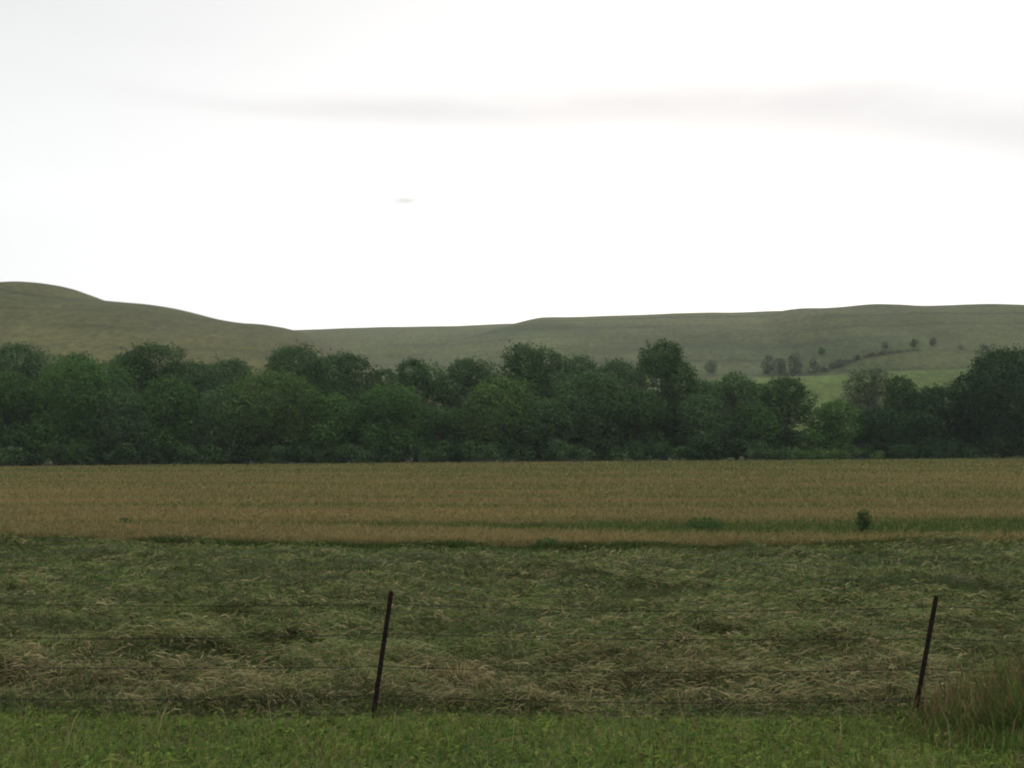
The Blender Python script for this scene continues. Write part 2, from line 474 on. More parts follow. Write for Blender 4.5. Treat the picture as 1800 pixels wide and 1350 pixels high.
c0 = pick(n, [(0.060, 0.092, 0.026), (0.044, 0.070, 0.020), (0.088, 0.112, 0.036), (0.11, 0.105, 0.05)], [4, 3, 2, 1.6], rng) * (1 + 0.35 * fbm(x * 0.7, y * 2.2, 151, 3)[:, None])
v2 = blades(np.stack([x, y, ground_z(x, y)], 1), rng.uniform(0, 6.283, n), rng.gamma(5, 0.016, n) + 0.02, np.maximum(0.005, y * 0.0006), rng.uniform(0.7, 1.45, n), rng.uniform(0.2, 1.2, n), c0, c0, rng)
# hay gathered in small heaps, longer along the mower's rows
nc = 2600
cy_ = (10.2 ** -0.8 + (27.5 ** -0.8 - 10.2 ** -0.8) * rng.uniform(0, 1, nc)) ** (-1 / 0.8)
cx_ = rng.uniform(-1, 1, nc) * (0.56 * cy_ + 2)
wv_ = 0.6 * noise2(cx_ * 0.4, cy_ * 0.2, 87)
cy_ = cy_ + 0.75 * ((np.round(cy_ / 0.95 + wv_) - wv_) * 0.95 - cy_)
ok = (cy_ > verge_edge(cx_) + 0.15) & (cy_ < mown_edge(cx_) - 0.3)
cx_, cy_ = cx_[ok], cy_[ok]; nc = len(cx_)
cw = rng.uniform(0.22, 1.05, nc); chh = rng.gamma(3.2, 0.048, nc) * (1 + 0.5 * (cy_ < 12.5))
cdir = rng.normal(0, 0.55, nc) + np.where(rng.uniform(0, 1, nc) < 0.5, 0, math.pi)
ctone = np.clip(0.78 + 0.25 * rng.normal(0, 1, nc) - 0.40 * (1 - sst(cy_, 11.4, 13.2)), 0, 1)
per = 64
ci = np.repeat(np.arange(nc), per); n = len(ci)
ra_, ta_ = np.sqrt(rng.uniform(0, 1, n)), rng.uniform(0, 6.283, n)
x = cx_[ci] + ra_ * np.cos(ta_) * cw[ci]; y = cy_[ci] + ra_ * np.sin(ta_) * np.minimum(cw[ci] * 0.34, 0.2)
zz = ground_z(x, y) + chh[ci] * (1 - ra_ ** 2) * rng.uniform(0.45, 1.0, n)
isg = (rng.uniform(0, 1, n) < ctone[ci])[:, None]
c0 = np.where(isg, pick(n, [(0.072, 0.100, 0.030), (0.050, 0.074, 0.022), (0.102, 0.126, 0.044), (0.120, 0.122, 0.052)], [4, 2, 3, 4], rng), pick(n, [STRAW, TAN, BROWN, (0.16, 0.142, 0.076)], [1.3, 5, 2.5, 6], rng, 0.25))
v3 = blades(np.stack([x, y, zz], 1), cdir[ci] + rng.normal(0, 0.5, n), rng.uniform(0.05, 0.22, n), np.maximum(rng.uniform(0.004, 0.008, n), y * 0.0006), rng.normal(0.12, 0.3, n), rng.uniform(0.2, 0.9, n), c0, c0 * rng.uniform(0.9, 1.15, (n, 1)), rng)
v, q, c = join([v1, v2, v3])
tag(link('cut_grass', mesh_np('cut_grass', v, q, M_hay, c)), 'cut grass and straw lying in rough swaths across the mown field', 'cut grass', kind='stuff')

# standing grass with tan seed heads
n = 560000
u = rng.uniform(0, 1, n); a0, a1 = 26.0 ** -0.7, 150.0 ** -0.7
y = (a0 + (a1 - a0) * u) ** (-1 / 0.7)
x = rng.uniform(-1, 1, n) * (0.53 * y + 4)
me_ = mown_edge(x)
keep = (y > me_ + rng.normal(0, 0.08, n)) & (y < 152.5 + 0.136 * x)
x, y, me_ = x[keep], y[keep], me_[keep]; n = len(x)
sw = swale(x, y) * sst(y - me_, 0.5, 1.3)
big = fbm(x * 0.05, y * 0.13, 131, 3)
front = np.exp(-np.maximum(0, y - me_) / 0.8)
farg = sst(y, 60, 125) * (0.62 + 0.30 * sst(x, 0, 60))
streak = fbm(x * 0.035, y * 0.45 + 0.02 * x, 137, 3)
grn = np.clip(0.32 + 0.8 * big + 1.2 * streak + 1.5 * sw + farg, 0, 1)
isg = rng.uniform(0, 1, n) < grn
hgt = rng.uniform(0.26, 0.42, n) * (1 - 0.08 * sw) * (1 + 0.15 * big)
stem = pick(n, [(0.070, 0.090, 0.026), DEEP, (0.095, 0.102, 0.034), TAN], [3, 2, 4, 2], rng)
tip = np.where(isg[:, None], stem * 1.15, pick(n, [(0.190, 0.145, 0.064), (0.170, 0.116, 0.052), (0.215, 0.172, 0.082), (0.138, 0.122, 0.048)], [4, 2.5, 2, 4], rng, 0.07) * (1 + 0.22 * fbm(x * 0.08, y * 0.3, 161, 3)[:, None] * np.array([1.0, 0.8, 0.6])))
stem = np.where((sw > 0.4)[:, None] & isg[:, None], stem * np.array([0.62, 0.78, 0.7]), stem)
tip = np.where((sw > 0.4)[:, None] & isg[:, None], stem * 1.1, tip)
base = np.where(isg[:, None], stem, (0.25 + 0.6 * front[:, None]) * stem + (0.75 - 0.6 * front[:, None]) * tip * 0.8)
wd = np.maximum(rng.uniform(0.005, 0.010, n), y * rng.uniform(0.00035, 0.0008, n))
v, q, c = blades(np.stack([x, y, ground_z(x, y) - 0.02], 1), rng.uniform(0, 6.283, n), hgt, wd, rng.uniform(0.65, 1.45, n), rng.uniform(0.1, 1.3, n), base, tip, rng, 0.6)
n = 42000                                           # short green growth along the cut edge
x = rng.uniform(-22, 22, n); y = mown_edge(x) + rng.normal(-0.22, 0.22, n)
c0 = pick(n, [(0.038, 0.060, 0.016), (0.056, 0.078, 0.022), (0.030, 0.046, 0.014)], [4, 3, 3], rng)
hgt = rng.uniform(0.11, 0.25, n) * (1 + 0.35 * noise2(x * 0.6, 0.0, 139))
v2_, q2_, c2_ = blades(np.stack([x, y, ground_z(x, y) - 0.02], 1), rng.uniform(0, 6.283, n), hgt, rng.uniform(0.014, 0.03, n), rng.uniform(0.9, 1.5, n), rng.uniform(0.1, 0.9, n), c0, c0, rng)
v, q, c = join([(v, q, c), (v2_, q2_, c2_)])
tag(link('tall_grass', mesh_np('tall_grass', v, q, M_blade, c)), 'standing tan and rusty hay meadow between mown field and trees', 'tall grass', kind='stuff')

# tall weeds with rusty heads at the right-hand post
n = 11500
x = rng.gamma(3.6, 0.58, n) + 2.95; y = np.minimum(9.15 + rng.normal(0, 0.55, n), 10.1 + rng.normal(0, 0.1, n))
k = (x > 3.1) & (x < 7.6); x, y = x[k], y[k]; n = len(x)
env = sst(x, 3.0, 4.9)
hgt = (0.12 + 0.50 * env * sst(y, 7.6, 9.3)) * rng.uniform(0.35, 1.15, n) * (1 + 0.35 * noise2(x * 2.2, y * 2.2, 141))
hot = (rng.uniform(0, 1, n) < 0.08 + 0.26 * sst(y, 9.0, 9.6))[:, None]
c0 = pick(n, [(0.062, 0.098, 0.022), (0.042, 0.070, 0.017), (0.070, 0.075, 0.026), TAN], [4, 3.5, 2.5, 0.7], rng)
c1 = np.where(hot, pick(n, [RED, (0.12, 0.070, 0.042), TAN], [3, 3, 2.5], rng), c0 * 1.2)
v1 = blades(np.stack([x, y, ground_z(x, y) - 0.01], 1), rng.uniform(0, 6.283, n), hgt, rng.uniform(0.006, 0.013, n), rng.uniform(1.1, 1.55, n), rng.uniform(0.0, 0.7, n), c0, c1, rng)
n = 340                                              # seed spikes
x = rng.uniform(3.5, 7.2, n); y = 9.55 + rng.normal(0, 0.33, n)
hz_ = ground_z(x, y) + (0.20 + 0.42 * sst(x, 3.2, 4.9)) * rng.uniform(0.6, 1.0, n)
c0 = pick(n, [RED, (0.12, 0.07, 0.045), (0.09, 0.05, 0.035)], [3, 3, 2], rng)
v2 = blades(np.stack([x, y, hz_], 1), rng.uniform(0, 6.283, n), rng.uniform(0.06, 0.13, n), rng.uniform(0.008, 0.016, n), rng.uniform(1.1, 1.55, n), rng.uniform(0, 0.5, n), c0, c0, rng)
v, q, c = join([v1, v2])
tag(link('tall_weeds', mesh_np('tall_weeds', v, q, M_blade, c)), 'tall weeds with rusty seed heads crowding the right fence post', 'weeds', kind='stuff')

# ------------------------------------------------------------------ woody plants
def tube(path, rad, sides=7):
    path = np.array(path, float); n = len(path)
    d = np.gradient(path, axis=0); d /= np.linalg.norm(d, axis=1, keepdims=True) + 1e-9
    ref = np.where(np.abs(d[:, 2:3]) > 0.9, np.array([[1.0, 0, 0]]), np.array([[0, 0, 1.0]]))
    u = np.cross(d, ref); u /= np.linalg.norm(u, axis=1, keepdims=True) + 1e-9
    w = np.cross(d, u)
    a = np.linspace(0, 2 * math.pi, sides, endpoint=False)
    v = path[:, None] + np.asarray(rad)[:, None, None] * (np.cos(a)[None, :, None] * u[:, None] + np.sin(a)[None, :, None] * w[:, None])
    i = np.arange(n - 1)[:, None] * sides; j = np.arange(sides)[None]; k = (j + 1) % sides
    q = np.stack([i + j, i + k, i + sides + k, i + sides + j], -1).reshape(-1, 4)
    return v.reshape(-1, 3), q

def tubes(lst):
    vs_, qs, k = [], [], 0
    for v, q in lst:
        vs_.append(v); qs.append(q + k); k += len(v)
    return np.concatenate(vs_), np.concatenate(qs)

PAL = {  # leaf colours by kind
    'green': [(0.045, 0.090, 0.024), (0.060, 0.111, 0.028), (0.035, 0.074, 0.022)],
    'bright': [(0.056, 0.098, 0.028), (0.074, 0.118, 0.032), (0.042, 0.075, 0.024)],
    'dark': [(0.040, 0.074, 0.025), (0.050, 0.088, 0.027), (0.030, 0.058, 0.022)],
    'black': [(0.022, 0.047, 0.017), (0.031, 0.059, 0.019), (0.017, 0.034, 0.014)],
    'dusk': [(0.078, 0.092, 0.051), (0.094, 0.108, 0.058), (0.066, 0.082, 0.045)],  # paled toward the hill: distance haze put into the leaf colour
    'grey': [(0.091, 0.121, 0.060), (0.070, 0.097, 0.048), (0.112, 0.139, 0.069)],
    'blue': [(0.051, 0.088, 0.034), (0.066, 0.110, 0.040), (0.038, 0.070, 0.028)],
}

def foliage(rx, zb, zt, kind, rng, leaf=0.34, dens=1.5, nl=None, thin=0.0, squat=0.45):
    """leaf faces on the outsides of many lobes, uneven, with gaps between"""
    h = zt - zb
    nl = nl or int(np.clip(14 + 20.0 * h / (2.6 * rx) * 0.8, 14, 44))
    t = (np.arange(nl) + rng.uniform(0, 1, nl)) / nl * 0.86 + 0.03; t[:3] = rng.uniform(0.8, 0.9, 3)
    wv = np.where(t > squat, np.sqrt(np.clip(1 - ((t - squat) / (1.02 - squat)) ** 2, 0, 1)), 0.72 + 0.28 * t / squat)
    lr = rx * rng.uniform(0.30, 0.50, nl)
    lr = np.minimum(lr, h * 0.30)
    ra = np.sqrt(rng.uniform(0.25, 1.0, nl)); ra[:3] *= 0.6
    an = rng.uniform(0, 6.283, nl)
    rad = np.maximum(0, rx * 1.06 * wv - lr * 0.8) * ra
    ctr = np.stack([rad * np.cos(an), rad * 0.9 * np.sin(an), zb + t * h], 1)
    ctr[:, 2] = np.minimum(ctr[:, 2], zt - lr * 0.9)
    ctr[0] = (rng.uniform(-.15, .15) * rx, 0, zt - lr[0] * 0.93)
    ctr[:, 2] = np.maximum(ctr[:, 2], zb + lr * 0.55)
    area = (lr ** 2).sum() * 12.5
    n = int(area / (leaf * leaf) * 1.25 * dens)
    i = rng.choice(nl, n, p=lr ** 2 / (lr ** 2).sum())
    d = rng.normal(0, 1, (n, 3)); d /= np.linalg.norm(d, axis=1, keepdims=True)
    rr = lr[i] * np.where(rng.uniform(0, 1, n) < 0.8, rng.normal(0.96, 0.10, n), rng.uniform(0.3, 1.2, n))
    # dents in each lobe break its outline
    dent = 1 + 0.20 * np.sin(d[:, 0] * 5 + i) * np.sin(d[:, 1] * 6 + i * 2) + 0.14 * np.sin(d[:, 2] * 11 + i * 3 + d[:, 0] * 7)
    p = ctr[i] + d * (rr * dent)[:, None] * np.array([1, 1, 0.86])
    near = np.full(n, 9.0)
    for k in range(nl):
        near = np.minimum(near, np.linalg.norm(p - ctr[k], axis=1) / lr[k] + (i == k) * 9.0)
    clump = np.sin(p[:, 0] * 1.9 + i) + np.sin(p[:, 1] * 2.3) + np.sin(p[:, 2] * 2.1 + 2 * i)
    keep = (near > 0.55) & (p[:, 2] > zb - 0.2) & (clump > -1.7 + 1.6 * thin)
    p, d, i = p[keep], d[keep], i[keep]; n = len(p)
    nrm = d * 0.8 + rng.normal(0, 0.75, (n, 3)) + np.array([0, 0, 0.25])
    nrm /= np.linalg.norm(nrm, axis=1, keepdims=True)
    a = np.cross(nrm, rng.normal(0, 1, (n, 3))); a /= np.linalg.norm(a, axis=1, keepdims=True)
    b = np.cross(nrm, a)
    sz = (leaf * rng.uniform(0.55, 1.35, n))[:, None] * 0.5
    v = np.stack([p - a * sz, p - b * sz * 0.62, p + a * sz, p + b * sz * 0.62], 1).reshape(-1, 3)
    q = np.arange(n * 4).reshape(-1, 4)
    lobe_tone = rng.uniform(0.86, 1.16, nl)
    c = pick(n, PAL[kind], [3, 2, 2], rng, 0.12) * lobe_tone[i][:, None]
    return v, q, np.repeat(c, 4, 0), ctr, lr

def tree(name, base, height, rx, kind, label, cat='tree', group=None, clear=0.06, leaf=0.34, dens=1.5, thin=0.0, bark=None, lean=0.0, trunk_r=None, squat=0.45):
    r = np.random.default_rng(abs(hash((round(float(base[0]), 1), round(float(height), 1)))) % 2 ** 31)
    o = empty(name, base, label, cat, group)
    v, q, c, ctr, lr = foliage(rx, height * clear, height, kind, r, leaf, dens, None, thin, squat)
    me = mesh_np(name + '_crown', v, q, M_leaf, c)
    tr = trunk_r or 0.022 * height
    hs = height * 0.72
    pts = [(lean * t * hs + 0.03 * height * math.sin(t * 4 + base[0]), 0.02 * height * math.sin(t * 5), -0.3 + t * (hs + 0.3)) for t in np.linspace(0, 1, 8)]
    lst = [tube(pts, tr * np.linspace(1.15, 0.3, 8))]
    for k in range(len(ctr)):
        if k % 2 == 0 or thin > 0.2:
            s = pts[2 + k % 4]; e = ctr[k]
            if e[2] < s[2]: s = pts[1]
            mid = (np.array(s) + e) / 2 + np.array([0, 0, -0.03 * height])
            lst.append(tube([s, mid, e], tr * np.array([0.42, 0.28, 0.1]), 5))
    tv, tq = tubes(lst)
    link('trunk', mesh_np(name + '_trunk', tv, tq, bark or M_bark), o)
    link('crown', me, o)
    return o

def gz(px, Y):
    x = px_to_x(px, Y)
    return float(ground_z(np.array(x), np.array(Y)) if Y < 166 else max(float(ground_z(np.array(x), np.array(Y))), float(hill_z(np.array(x), np.array(float(Y))))))

def wood(px, top, hw, Y, kind, label, **kw):
    """a tree whose top, width and distance are given as seen from the road"""
    x = px_to_x(px, Y); z = gz(px, Y)
    h = at(px, top, Y)[2] - z
    return tree(kw.pop('name', 'creek_tree'), (x, Y, z), h, hw / F * Y, kind, label, group=kw.pop('group', 'trees along the creek'), **kw)

def front_y(px): return 141.0 + 19.0 * px / 1800.0

WOODS = [
    # px, top, half width, depth behind the wood's edge, leaf, label, options
    (10, 652, 62, 4, 'green', 'green tree at the left end of the wood, below the dark crown behind it'),
    (142, 634, 98, 3, 'green', 'broad green tree in front of the wood, left of the dark domed crown'),
    (222, 688, 56, 0, 'blue', 'low dull green tree at the field edge below the dark domed crown'),
    (300, 664, 62, 2, 'green', 'mid-sized green tree in front of the wood, right of the dark domed crown'),
    (392, 688, 58, 0, 'blue', 'low bluish green tree at the field edge just left of the brightest crown'),
    (482, 657, 104, 3, 'bright', 'broadest and brightest green tree in the front of the wood'),
    (580, 692, 58, 0, 'green', 'low green tree tucked against the right flank of the brightest crown'),
    (690, 680, 74, 2, 'green', 'rounded green front tree below the gap in the dark crowns'),
    (775, 716, 52, 0, 'dark', 'low dark tree at the field edge between two paler rounded trees'),
    (885, 667, 76, 3, 'bright', 'pale green round tree in front, below the tall dark double crown'),
    (962, 702, 52, 0, 'blue', 'low dull tree in front, against the right side of the pale round tree'),
    (1035, 655, 72, 3, 'blue', 'blue green tree in front, midway between pale round tree and tallest dark tree'),
    (1118, 684, 56, 1, 'dark', 'dark lower tree in front, left foot of the tallest dark tree'),
    (1174, 599, 62, 6, 'dark', 'tallest dark tree of the middle wood with a ragged top and steep right side'),
    (1232, 694, 46, 0, 'blue', 'low blue green tree at the right foot of the tallest dark tree'),
    (1290, 655, 58, 4, 'blue', 'blue green round tree right of the tallest dark tree, in line with the meadow'),
    (1335, 712, 34, 0, 'green', 'small low tree in front of the round crown left of the gap'),
    (1383, 663, 50, 5, 'dark', 'small dark round crowned tree on a bare trunk left of the meadow gap', dict(clear=0.24, squat=0.5)),
    (1470, 706, 48, 2, 'green', 'low loose tree standing in the gap where the pale meadow shows', dict(clear=0.10, thin=0.35)),
    (1532, 646, 50, 12, 'grey', 'thin grey tree with open crown and pale limbs, right of the gap', dict(clear=0.25, thin=0.75, bark=M_pale_bark)),
    (1583, 660, 36, 8, 'dark', 'narrow dark tree between the thin grey tree and the meadow patch', dict(clear=0.1)),
    (1548, 718, 48, 0, 'black', 'low black green tree at the foot of the thin grey tree', dict(thin=0.2)),
    (1648, 680, 64, 3, 'black', 'wide flat topped dark tree under the right-hand patch of pale meadow'),
    (1612, 724, 48, 0, 'black', 'low near-black tree in front of the wide flat topped one'),
    (1705, 655, 40, 3, 'black', 'dark tree leaning on the left flank of the big black tree by the right edge'),
    (1768, 613, 78, 0, 'black', 'big black green tree at the right edge, darkest and largest of the wood'),
    (1845, 628, 70, 2, 'black', 'dark tree cut off by the right edge, beside the big black one'),
    (1425, 752, 30, 1, 'green', 'low green sapling with thin leaves at the foot of the gap', dict(thin=0.3)),
    (-70, 640, 80, 3, 'green', 'green tree cut off by the left edge of the wood'),
    # behind them
    (38, 605, 62, 22, 'blue', 'dark crown rising at the far left behind the front trees'),
    (132, 621, 46, 26, 'dark', 'narrow dark crown peeping over the broad green tree at left'),
    (222, 617, 46, 24, 'dark', 'dark left shoulder of the domed crown, a smaller tree behind the wood'),
    (272, 604, 66, 20, 'dark', 'dark domed crown on the left, highest above the front trees there'),
    (345, 634, 44, 26, 'blue', 'low dull crown behind, on the right slope of the dark domed crown'),
    (402, 630, 52, 30, 'blue', 'pale flat crown at the back between the two dark domed crowns'),
    (507, 609, 62, 22, 'dark', 'dark domed crown behind the brightest green tree'),
    (605, 621, 66, 22, 'dark', 'long flat dark crown behind, right of the brightest green tree'),
    (675, 648, 40, 28, 'blue', 'low crown in the dip behind the wood, beneath the hills saddle'),
    (738, 631, 54, 20, 'dark', 'dark flat crown behind the low dark tree, left half'),
    (815, 630, 52, 22, 'dark', 'dark flat crown behind, adjoining the tall double crown'),
    (908, 603, 54, 18, 'dark', 'left and higher half of the tall dark double crown mid-wood'),
    (966, 612, 44, 20, 'blue', 'right and lower half of the tall double crown mid-wood'),
    (1018, 624, 40, 24, 'blue', 'small crown behind, stepping down right of the double crown'),
    (1080, 634, 50, 26, 'blue', 'low back crown in the notch left of the tallest dark tree'),
    (1128, 611, 16, 14, 'dark', 'slim pointed crown at the left shoulder of the tallest dark tree'),
    (1240, 668, 40, 22, 'blue', 'crown half hidden behind the steep side of the tallest dark tree'),
    (1335, 672, 36, 16, 'green', 'green crown behind, between two round trees left of the gap'),
]
for w in WOODS:
    px, top, hw, dep, kind, label = w[:6]
    kw = dict(w[6]) if len(w) > 6 else {}
    kw.setdefault('clear', 0.03 if dep < 10 else 0.12)
    if dep >= 18: hw *= 1.18
    wood(px, top, hw, front_y(px) + 4 + dep, kind, label, **kw)

# tangled undergrowth that closes the wood below the crowns
ur = np.random.default_rng(77)
parts_ = []
for px in np.arange(-160, 1960, 13.0):
    gap = 1400 < px < 1490
    for row in range(3):
        if gap and row: continue
        Y = front_y(px) + 1.2 + row * 6 + ur.uniform(-1, 2)
        x = px_to_x(px, Y) + ur.uniform(-1, 1)
        h = 0.65 + (ur.uniform(1.6, 3.4) + 1.6 * row) * (0.35 if gap else (0.7 if 1340 < px < 1560 else 1))
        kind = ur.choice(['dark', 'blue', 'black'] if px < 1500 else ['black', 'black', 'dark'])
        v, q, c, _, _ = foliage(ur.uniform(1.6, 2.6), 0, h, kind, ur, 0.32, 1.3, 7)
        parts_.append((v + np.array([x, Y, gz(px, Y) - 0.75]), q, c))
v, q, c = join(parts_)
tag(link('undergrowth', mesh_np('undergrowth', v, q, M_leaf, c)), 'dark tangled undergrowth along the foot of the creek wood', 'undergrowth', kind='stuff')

# low brush along the foot of the wood
BRUSH = [(1400, 791, 36, 'green', 'low green brush bank left of the gap at the field edge'),
         (1450, 788, 40, 'bright', 'bright green brush bank in the gap at the field edge'),
         (1510, 789, 42, 'bright', 'bright green brush bank just right of the gap at the field edge'),
         (1335, 788, 34, 'dark', 'low dark bush at the field edge below the small low tree'),
         (1665, 780, 60, 'black', 'low black bush under the wide flat topped dark tree'),
         (1580, 782, 46, 'black', 'low black bush under the low near-black tree')]
for px, top, hw, kind, label in BRUSH:
    Y = front_y(px) - 1.0
    wood(px, top, hw, Y, kind, label, name='low_bush', cat='bush', group='brush at the field edge', clear=0.0, leaf=0.26, dens=1.3, trunk_r=0.05)

# shrubs on the far hillside
HILL = [
    (1250, 655, 26, 15, 'grey', 'lone bush on the hill just right of the tallest dark tree'),
    (1350, 657, 38, 14, 'dusk', 'left bush of the dusky cluster on the hill foot'),
    (1372, 658, 34, 16, 'dusk', 'middle bush of the dusky cluster on the hill foot, the lowest of them'),
    (1398, 658, 44, 17, 'dusk', 'tallest right bush of the dusky cluster on the hill foot'),
    (1430, 655, 28, 15, 'grey', 'pale bush trailing right of the dusky cluster on the hill foot'),
    (1445, 622, 13, 9, 'green', 'small green bush above the dark line of brush on the hill'),
    (1555, 613, 16, 8, 'dusk', 'left one of three lone round bushes high on the right hill'),
    (1607, 609, 16, 9, 'dusk', 'middle one of three lone round bushes high on the right hill'),
    (1640, 607, 16, 8, 'dusk', 'right one of three lone round bushes high on the right hill'),
    (1688, 614, 8, 10, 'dusk', 'flat dark bush on the hill left of the big black tree, first of two'),
    (1728, 613, 9, 12, 'dusk', 'flat dark bush on the hill directly above the big black tree'),
]
for px, pyb, hp, hw, kind, label in HILL:
    p = hit(px, pyb); s = p[1] / F
    tree('hill_shrub', p, 0.85 * hp * s, 0.85 * hw * s, kind, label, 'bush', 'bushes on the far hillside', clear=0.0, leaf=0.42, thin=0.6, dens=1.0, trunk_r=0.07)
line = [(1450, 653), (1464, 648), (1478, 643.5), (1492, 638), (1506, 633), (1520, 629), (1534, 626), (1548, 624), (1562, 622), (1578, 620), (1594, 618), (1610, 617)]
for k, (px, pyb) in enumerate(line):
    p = hit(px, pyb); s = p[1] / F
    hp = 13 - 0.75 * k
    tree('gully_shrub', p, max(3.5, hp * (0.6 + 0.13 * (k * 7 % 5))) * s, (8 + 1.5 * (k * 5 % 4)) * s, 'dusk', 'low dark shrub in the curving line along the gully on the right hill', 'bush', 'shrubs lining the hill gully', clear=0.0, leaf=0.4, thin=0.4, dens=1.0, trunk_r=0.05)

# ------------------------------------------------------------------ small plants in the fields
def ground_at(px, py):
    a, b = ray(px, py); Y = -CAM[2] / b
    for _ in range(4):
        Y = (float(ground_z(np.array(a * Y), np.array(Y))) - CAM[2]) / b
    return np.array([a * Y, Y, CAM[2] + b * Y])

p = ground_at(1520, 945); s = p[1] / F
tree('sapling', p, 50 * s, 13.5 * s, 'dark', 'small dark sapling standing alone in the green strip of the meadow', 'sapling', clear=0.2, leaf=0.05, thin=0.25, dens=1.0, trunk_r=0.014, lean=0.12, squat=0.55)
for px, py, hp, hw, kind, label in [(1238, 940, 24, 36, 'dark', 'low dark weed patch in the green strip left of the sapling'),
                                    (221, 931, 15, 15, 'dark', 'small dark weed in the tan meadow on the left'),
                                    (962, 968, 13, 26, 'dark', 'dark weed clump on the mown edge at mid-picture')]:
    p = ground_at(px, py); s = p[1] / F
    tree('weed_clump', p, hp * s + 0.1, hw * s, kind, label, 'weed', 'weed clumps in the meadow', clear=0.0, leaf=0.07, dens=0.7, thin=0.2, trunk_r=0.008)

def tuft(px, py, hp, wp, pal, wts, label, n=1500):
    p = ground_at(px, py); s = p[1] / F
    r = np.random.default_rng(int(px))
    a = r.uniform(0, 6.283, n); d = np.sqrt(r.uniform(0, 1, n)) * wp * s * 0.36
    pos = np.stack([d * np.cos(a), d * 0.7 * np.sin(a), np.zeros(n) - 0.01], 1)
    c0 = pick(n, pal, wts, r)
    v, q, c = blades(pos, a + r.normal(0, 0.6, n), hp * s * r.uniform(0.8, 1.6, n), r.uniform(0.005, 0.010, n), r.uniform(0.8, 1.5, n), r.uniform(0.3, 1.7, n), c0, c0 * 1.1, r)
    o = link('grass_tuft', mesh_np('grass_tuft', v, q, M_blade, c), loc=p)
    tag(o, label, 'grass tuft', 'uncut tufts in the mown field')
tuft(1236, 1217, 30, 50, [(0.045, 0.062, 0.022), (0.034, 0.048, 0.018), (0.06, 0.055, 0.028)], [3, 4, 2], 'dark green uncut tuft between the posts, nearer the right one')
tuft(530, 1124, 22, 46, [(0.055, 0.07, 0.028), (0.05, 0.055, 0.026), TAN], [3, 3, 1.5], 'round olive tuft left of the left post')
tuft(805, 1212, 34, 100, [TAN, BROWN, STRAW, (0.09, 0.085, 0.035)], [3, 3, 2, 3], 'straw coloured heap just right of the left post', 2400)
tuft(1020, 1150, 24, 80, [TAN, BROWN, DEEP], [2, 2, 3], 'flat brownish tuft midway between the posts', 1800)

# ------------------------------------------------------------------ fence
FY = 10.05
def t_post(base, top, name='post'):
    """studded steel T section with a pointed top, drawn along base to top"""
    b, t = np.array(base), np.array(top)
    L = np.linalg.norm(t - b); ax = (t - b) / L
    side = np.cross(ax, np.array([0, 1.0, 0])); side /= np.linalg.norm(side)   # along the fence
    side = -side if side[0] < 0 else side
    nrm = np.cross(side, ax)
    prof = [(-.021, -.004), (.021, -.004), (.021, .003), (.0045, .003), (.0045, .036), (-.0045, .036), (-.0045, .003), (-.021, .003)]
    vs_, fs = [], []
    hs = [-0.35, L - 0.03, L]
    for h in hs:
        k = 0.78 if h == L else 1.0
        for (u, w) in prof: vs_.append(b + ax * h + side * u * k - nrm * w * k)
    m = len(prof)
    for r_ in range(2):
        for i in range(m): fs.append([r_ * m + i, r_ * m + (i + 1) % m, (r_ + 1) * m + (i + 1) % m, (r_ + 1) * m + i])
    o0 = 2 * m
    fs += [[o0, o0 + 1, o0 + 2, o0 + 7], [o0 + 3, o0 + 4, o0 + 5, o0 + 6], [o0 + 2, o0 + 3, o0 + 6, o0 + 7]]
    h = 0.12
    while h < L - 0.05:                                   # studs on the face
        k = len(vs_)
        for dz in (-.012, .012):
            for (u, w) in ((-.009, -.0042), (.009, -.0042), (.007, -.013), (-.007, -.013)):
                vs_.append(b + ax * (h + dz) + side * u - nrm * w)
        for i in range(4): fs.append([k + i, k + (i + 1) % 4, k + 4 + (i + 1) % 4, k + 4 + i])
        fs += [[k + 3, k + 2, k + 1, k], [k + 4, k + 5, k + 6, k + 7]]
        h += 0.052
    return np.array(vs_), np.array(fs), ax

# base and top seen in the photograph for the two posts in view; the next ones stand outside the frame
PB = [at(655, 1266, FY), at(1606, 1268, FY)]
PT = [at(688, 1039, FY), at(1646, 1047, FY)]
step = PB[1] - PB[0]; stp = PT[1] - PT[0]
POSTS = [(PB[0] - step, PT[0] - stp), (PB[0], PT[0]), (PB[1], PT[1]), (PB[1] + step, PT[1] + stp)]
root = empty('wire_fence', (0, FY, 0), 'barbed wire fence on leaning rusty steel posts at the edge of the mown field', 'fence')
origin = np.array([0, FY, 0])
WIRE_PY = [(1061, 1066), (1113, 1122), (1171, 1175), (1222, 1227), (1277, 1281)]   # on the two posts
levels = []
for a, b in WIRE_PY:
    levels.append(((PT[0][2] - at(688, a, FY)[2]) / (PT[0][2] - PB[0][2]), (PT[1][2] - at(1640, b, FY)[2]) / (PT[1][2] - PB[1][2])))
posts = []
for k, (b, t) in enumerate(POSTS):
    v, f, ax = t_post(b, t)
    lo = ground_z(np.array(b[0]), np.array(b[1]))
    po = link('post', mesh_np('post', v - origin, f, M_post), root)
    po['label'] = ['leaning rusty post outside the frame on the left', 'left leaning rusty post with clear view to its foot', 'right leaning rusty post with its foot in tall weeds', 'leaning rusty post outside the frame on the right'][k]
    posts.append(po)

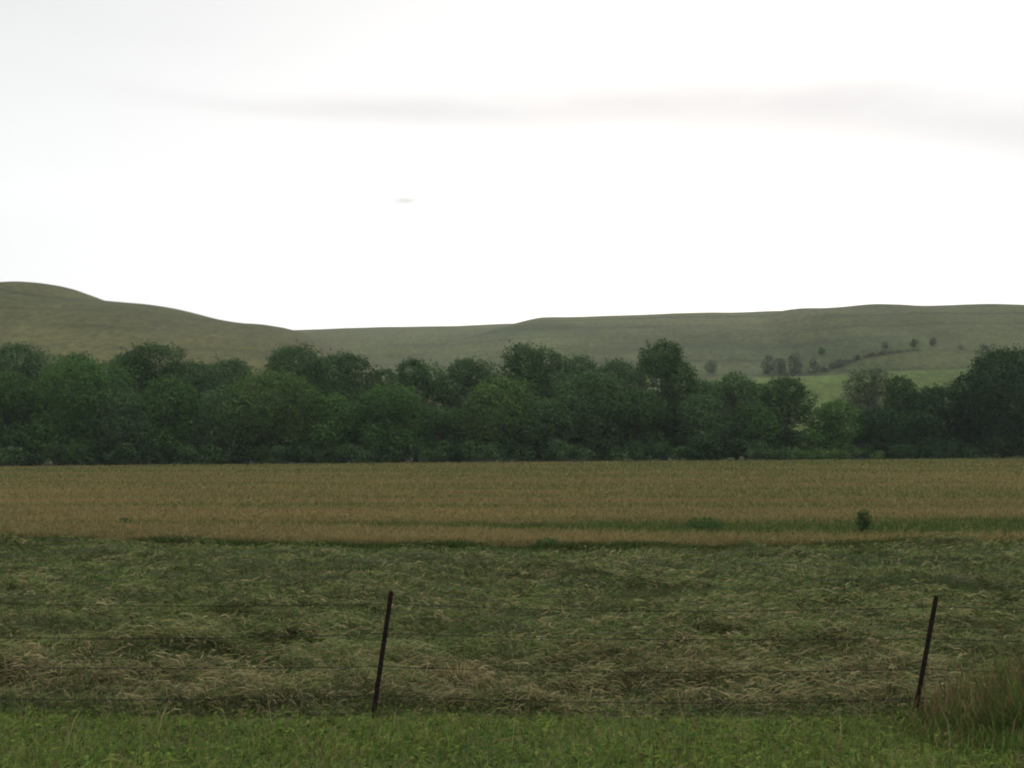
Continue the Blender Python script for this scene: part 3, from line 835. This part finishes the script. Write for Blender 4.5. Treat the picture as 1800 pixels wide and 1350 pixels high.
wr = np.random.default_rng(5)
for li, (fa, fb) in enumerate(levels):
    nodes = []
    for k, (b, t) in enumerate(POSTS):
        f = fa if k % 2 == 1 else fb
        nodes.append(t + (b - t) * f + np.array([0, -0.014, 0]))
    ends = [nodes[0] - step, *nodes, nodes[-1] + step]
    path = []
    for k in range(len(ends) - 1):
        for s_ in np.linspace(0, 1, 24, endpoint=False):
            q_ = ends[k] * (1 - s_) + ends[k + 1] * s_
            q_[2] -= (0.030 + 0.012 * ((k + li) % 3)) * 4 * s_ * (1 - s_)
            path.append(q_)
    path.append(ends[-1])
    path = np.array(path)
    lst = []
    tpar = np.linspace(0, 1, 1400)
    base_t = np.linspace(0, 1, len(path))
    fine = np.stack([np.interp(tpar, base_t, path[:, j]) for j in range(3)], 1)
    ph = tpar * 1400 * 0.9
    for sgn in (0, math.pi):                                   # two strands twisted together
        off = np.stack([np.zeros_like(ph), np.cos(ph + sgn), np.sin(ph + sgn)], 1) * 0.0019
        lst.append(tube(fine + off, np.full(len(fine), 0.0017), 5))
    for s_ in np.arange(0.004, 1, 0.0049):                     # barbs
        c_ = np.array([np.interp(s_, base_t, path[:, j]) for j in range(3)])
        for _ in range(2):
            d = wr.normal(0, 1, 3) * np.array([0.4, 1, 1]); d = d / np.linalg.norm(d) * 0.016
            lst.append(tube([c_ - d, c_, c_ + d], [0.0007, 0.0016, 0.0007], 4))
    v, q = tubes(lst)
    wo = link('wire', mesh_np('wire', v - origin, q, M_wire), root)
    for k in (1, 2):                                           # the clips that tie it to the posts
        nd = nodes[k]; r_ = 0.026
        aa = np.linspace(0, 2 * math.pi, 13)
        ring = np.stack([nd[0] + r_ * np.cos(aa), nd[1] + 0.022 + r_ * np.sin(aa), nd[2] + 0.004 * np.sin(aa * 2)], 1)
        v, q = tube(ring, np.full(13, 0.002), 5)
        link('wire_clip', mesh_np('wire_clip', v - origin, q, M_wire), posts[k])

# ------------------------------------------------------------------ evening haze
HAZE = True
if HAZE:
    x0, x1, y0, y1, z0, z1 = -2300, 2300, -420, 3300, -3.0, 140.0
    v = np.array([(x, y, z) for z in (z0, z1) for y in (y0, y1) for x in (x0, x1)], float)
    q = np.array([(0, 2, 3, 1), (4, 5, 7, 6), (0, 1, 5, 4), (2, 6, 7, 3), (0, 4, 6, 2), (1, 3, 7, 5)])
    hm = bpy.data.materials.new('haze'); hm.use_nodes = True
    nt = hm.node_tree; nt.nodes.clear(); qn = NG(nt)
    o = qn.new('ShaderNodeOutputMaterial'); pv = qn.new('ShaderNodeVolumePrincipled')
    pv.inputs['Color'].default_value = (0.80, 0.88, 1.0, 1)
    pv.inputs['Density'].default_value = 0.0001
    qn.link(pv.outputs[0], o.inputs['Volume'])
    tag(link('haze', mesh_np('haze', v, q, hm)), 'thin pale evening haze over the valley', 'haze', kind='stuff')
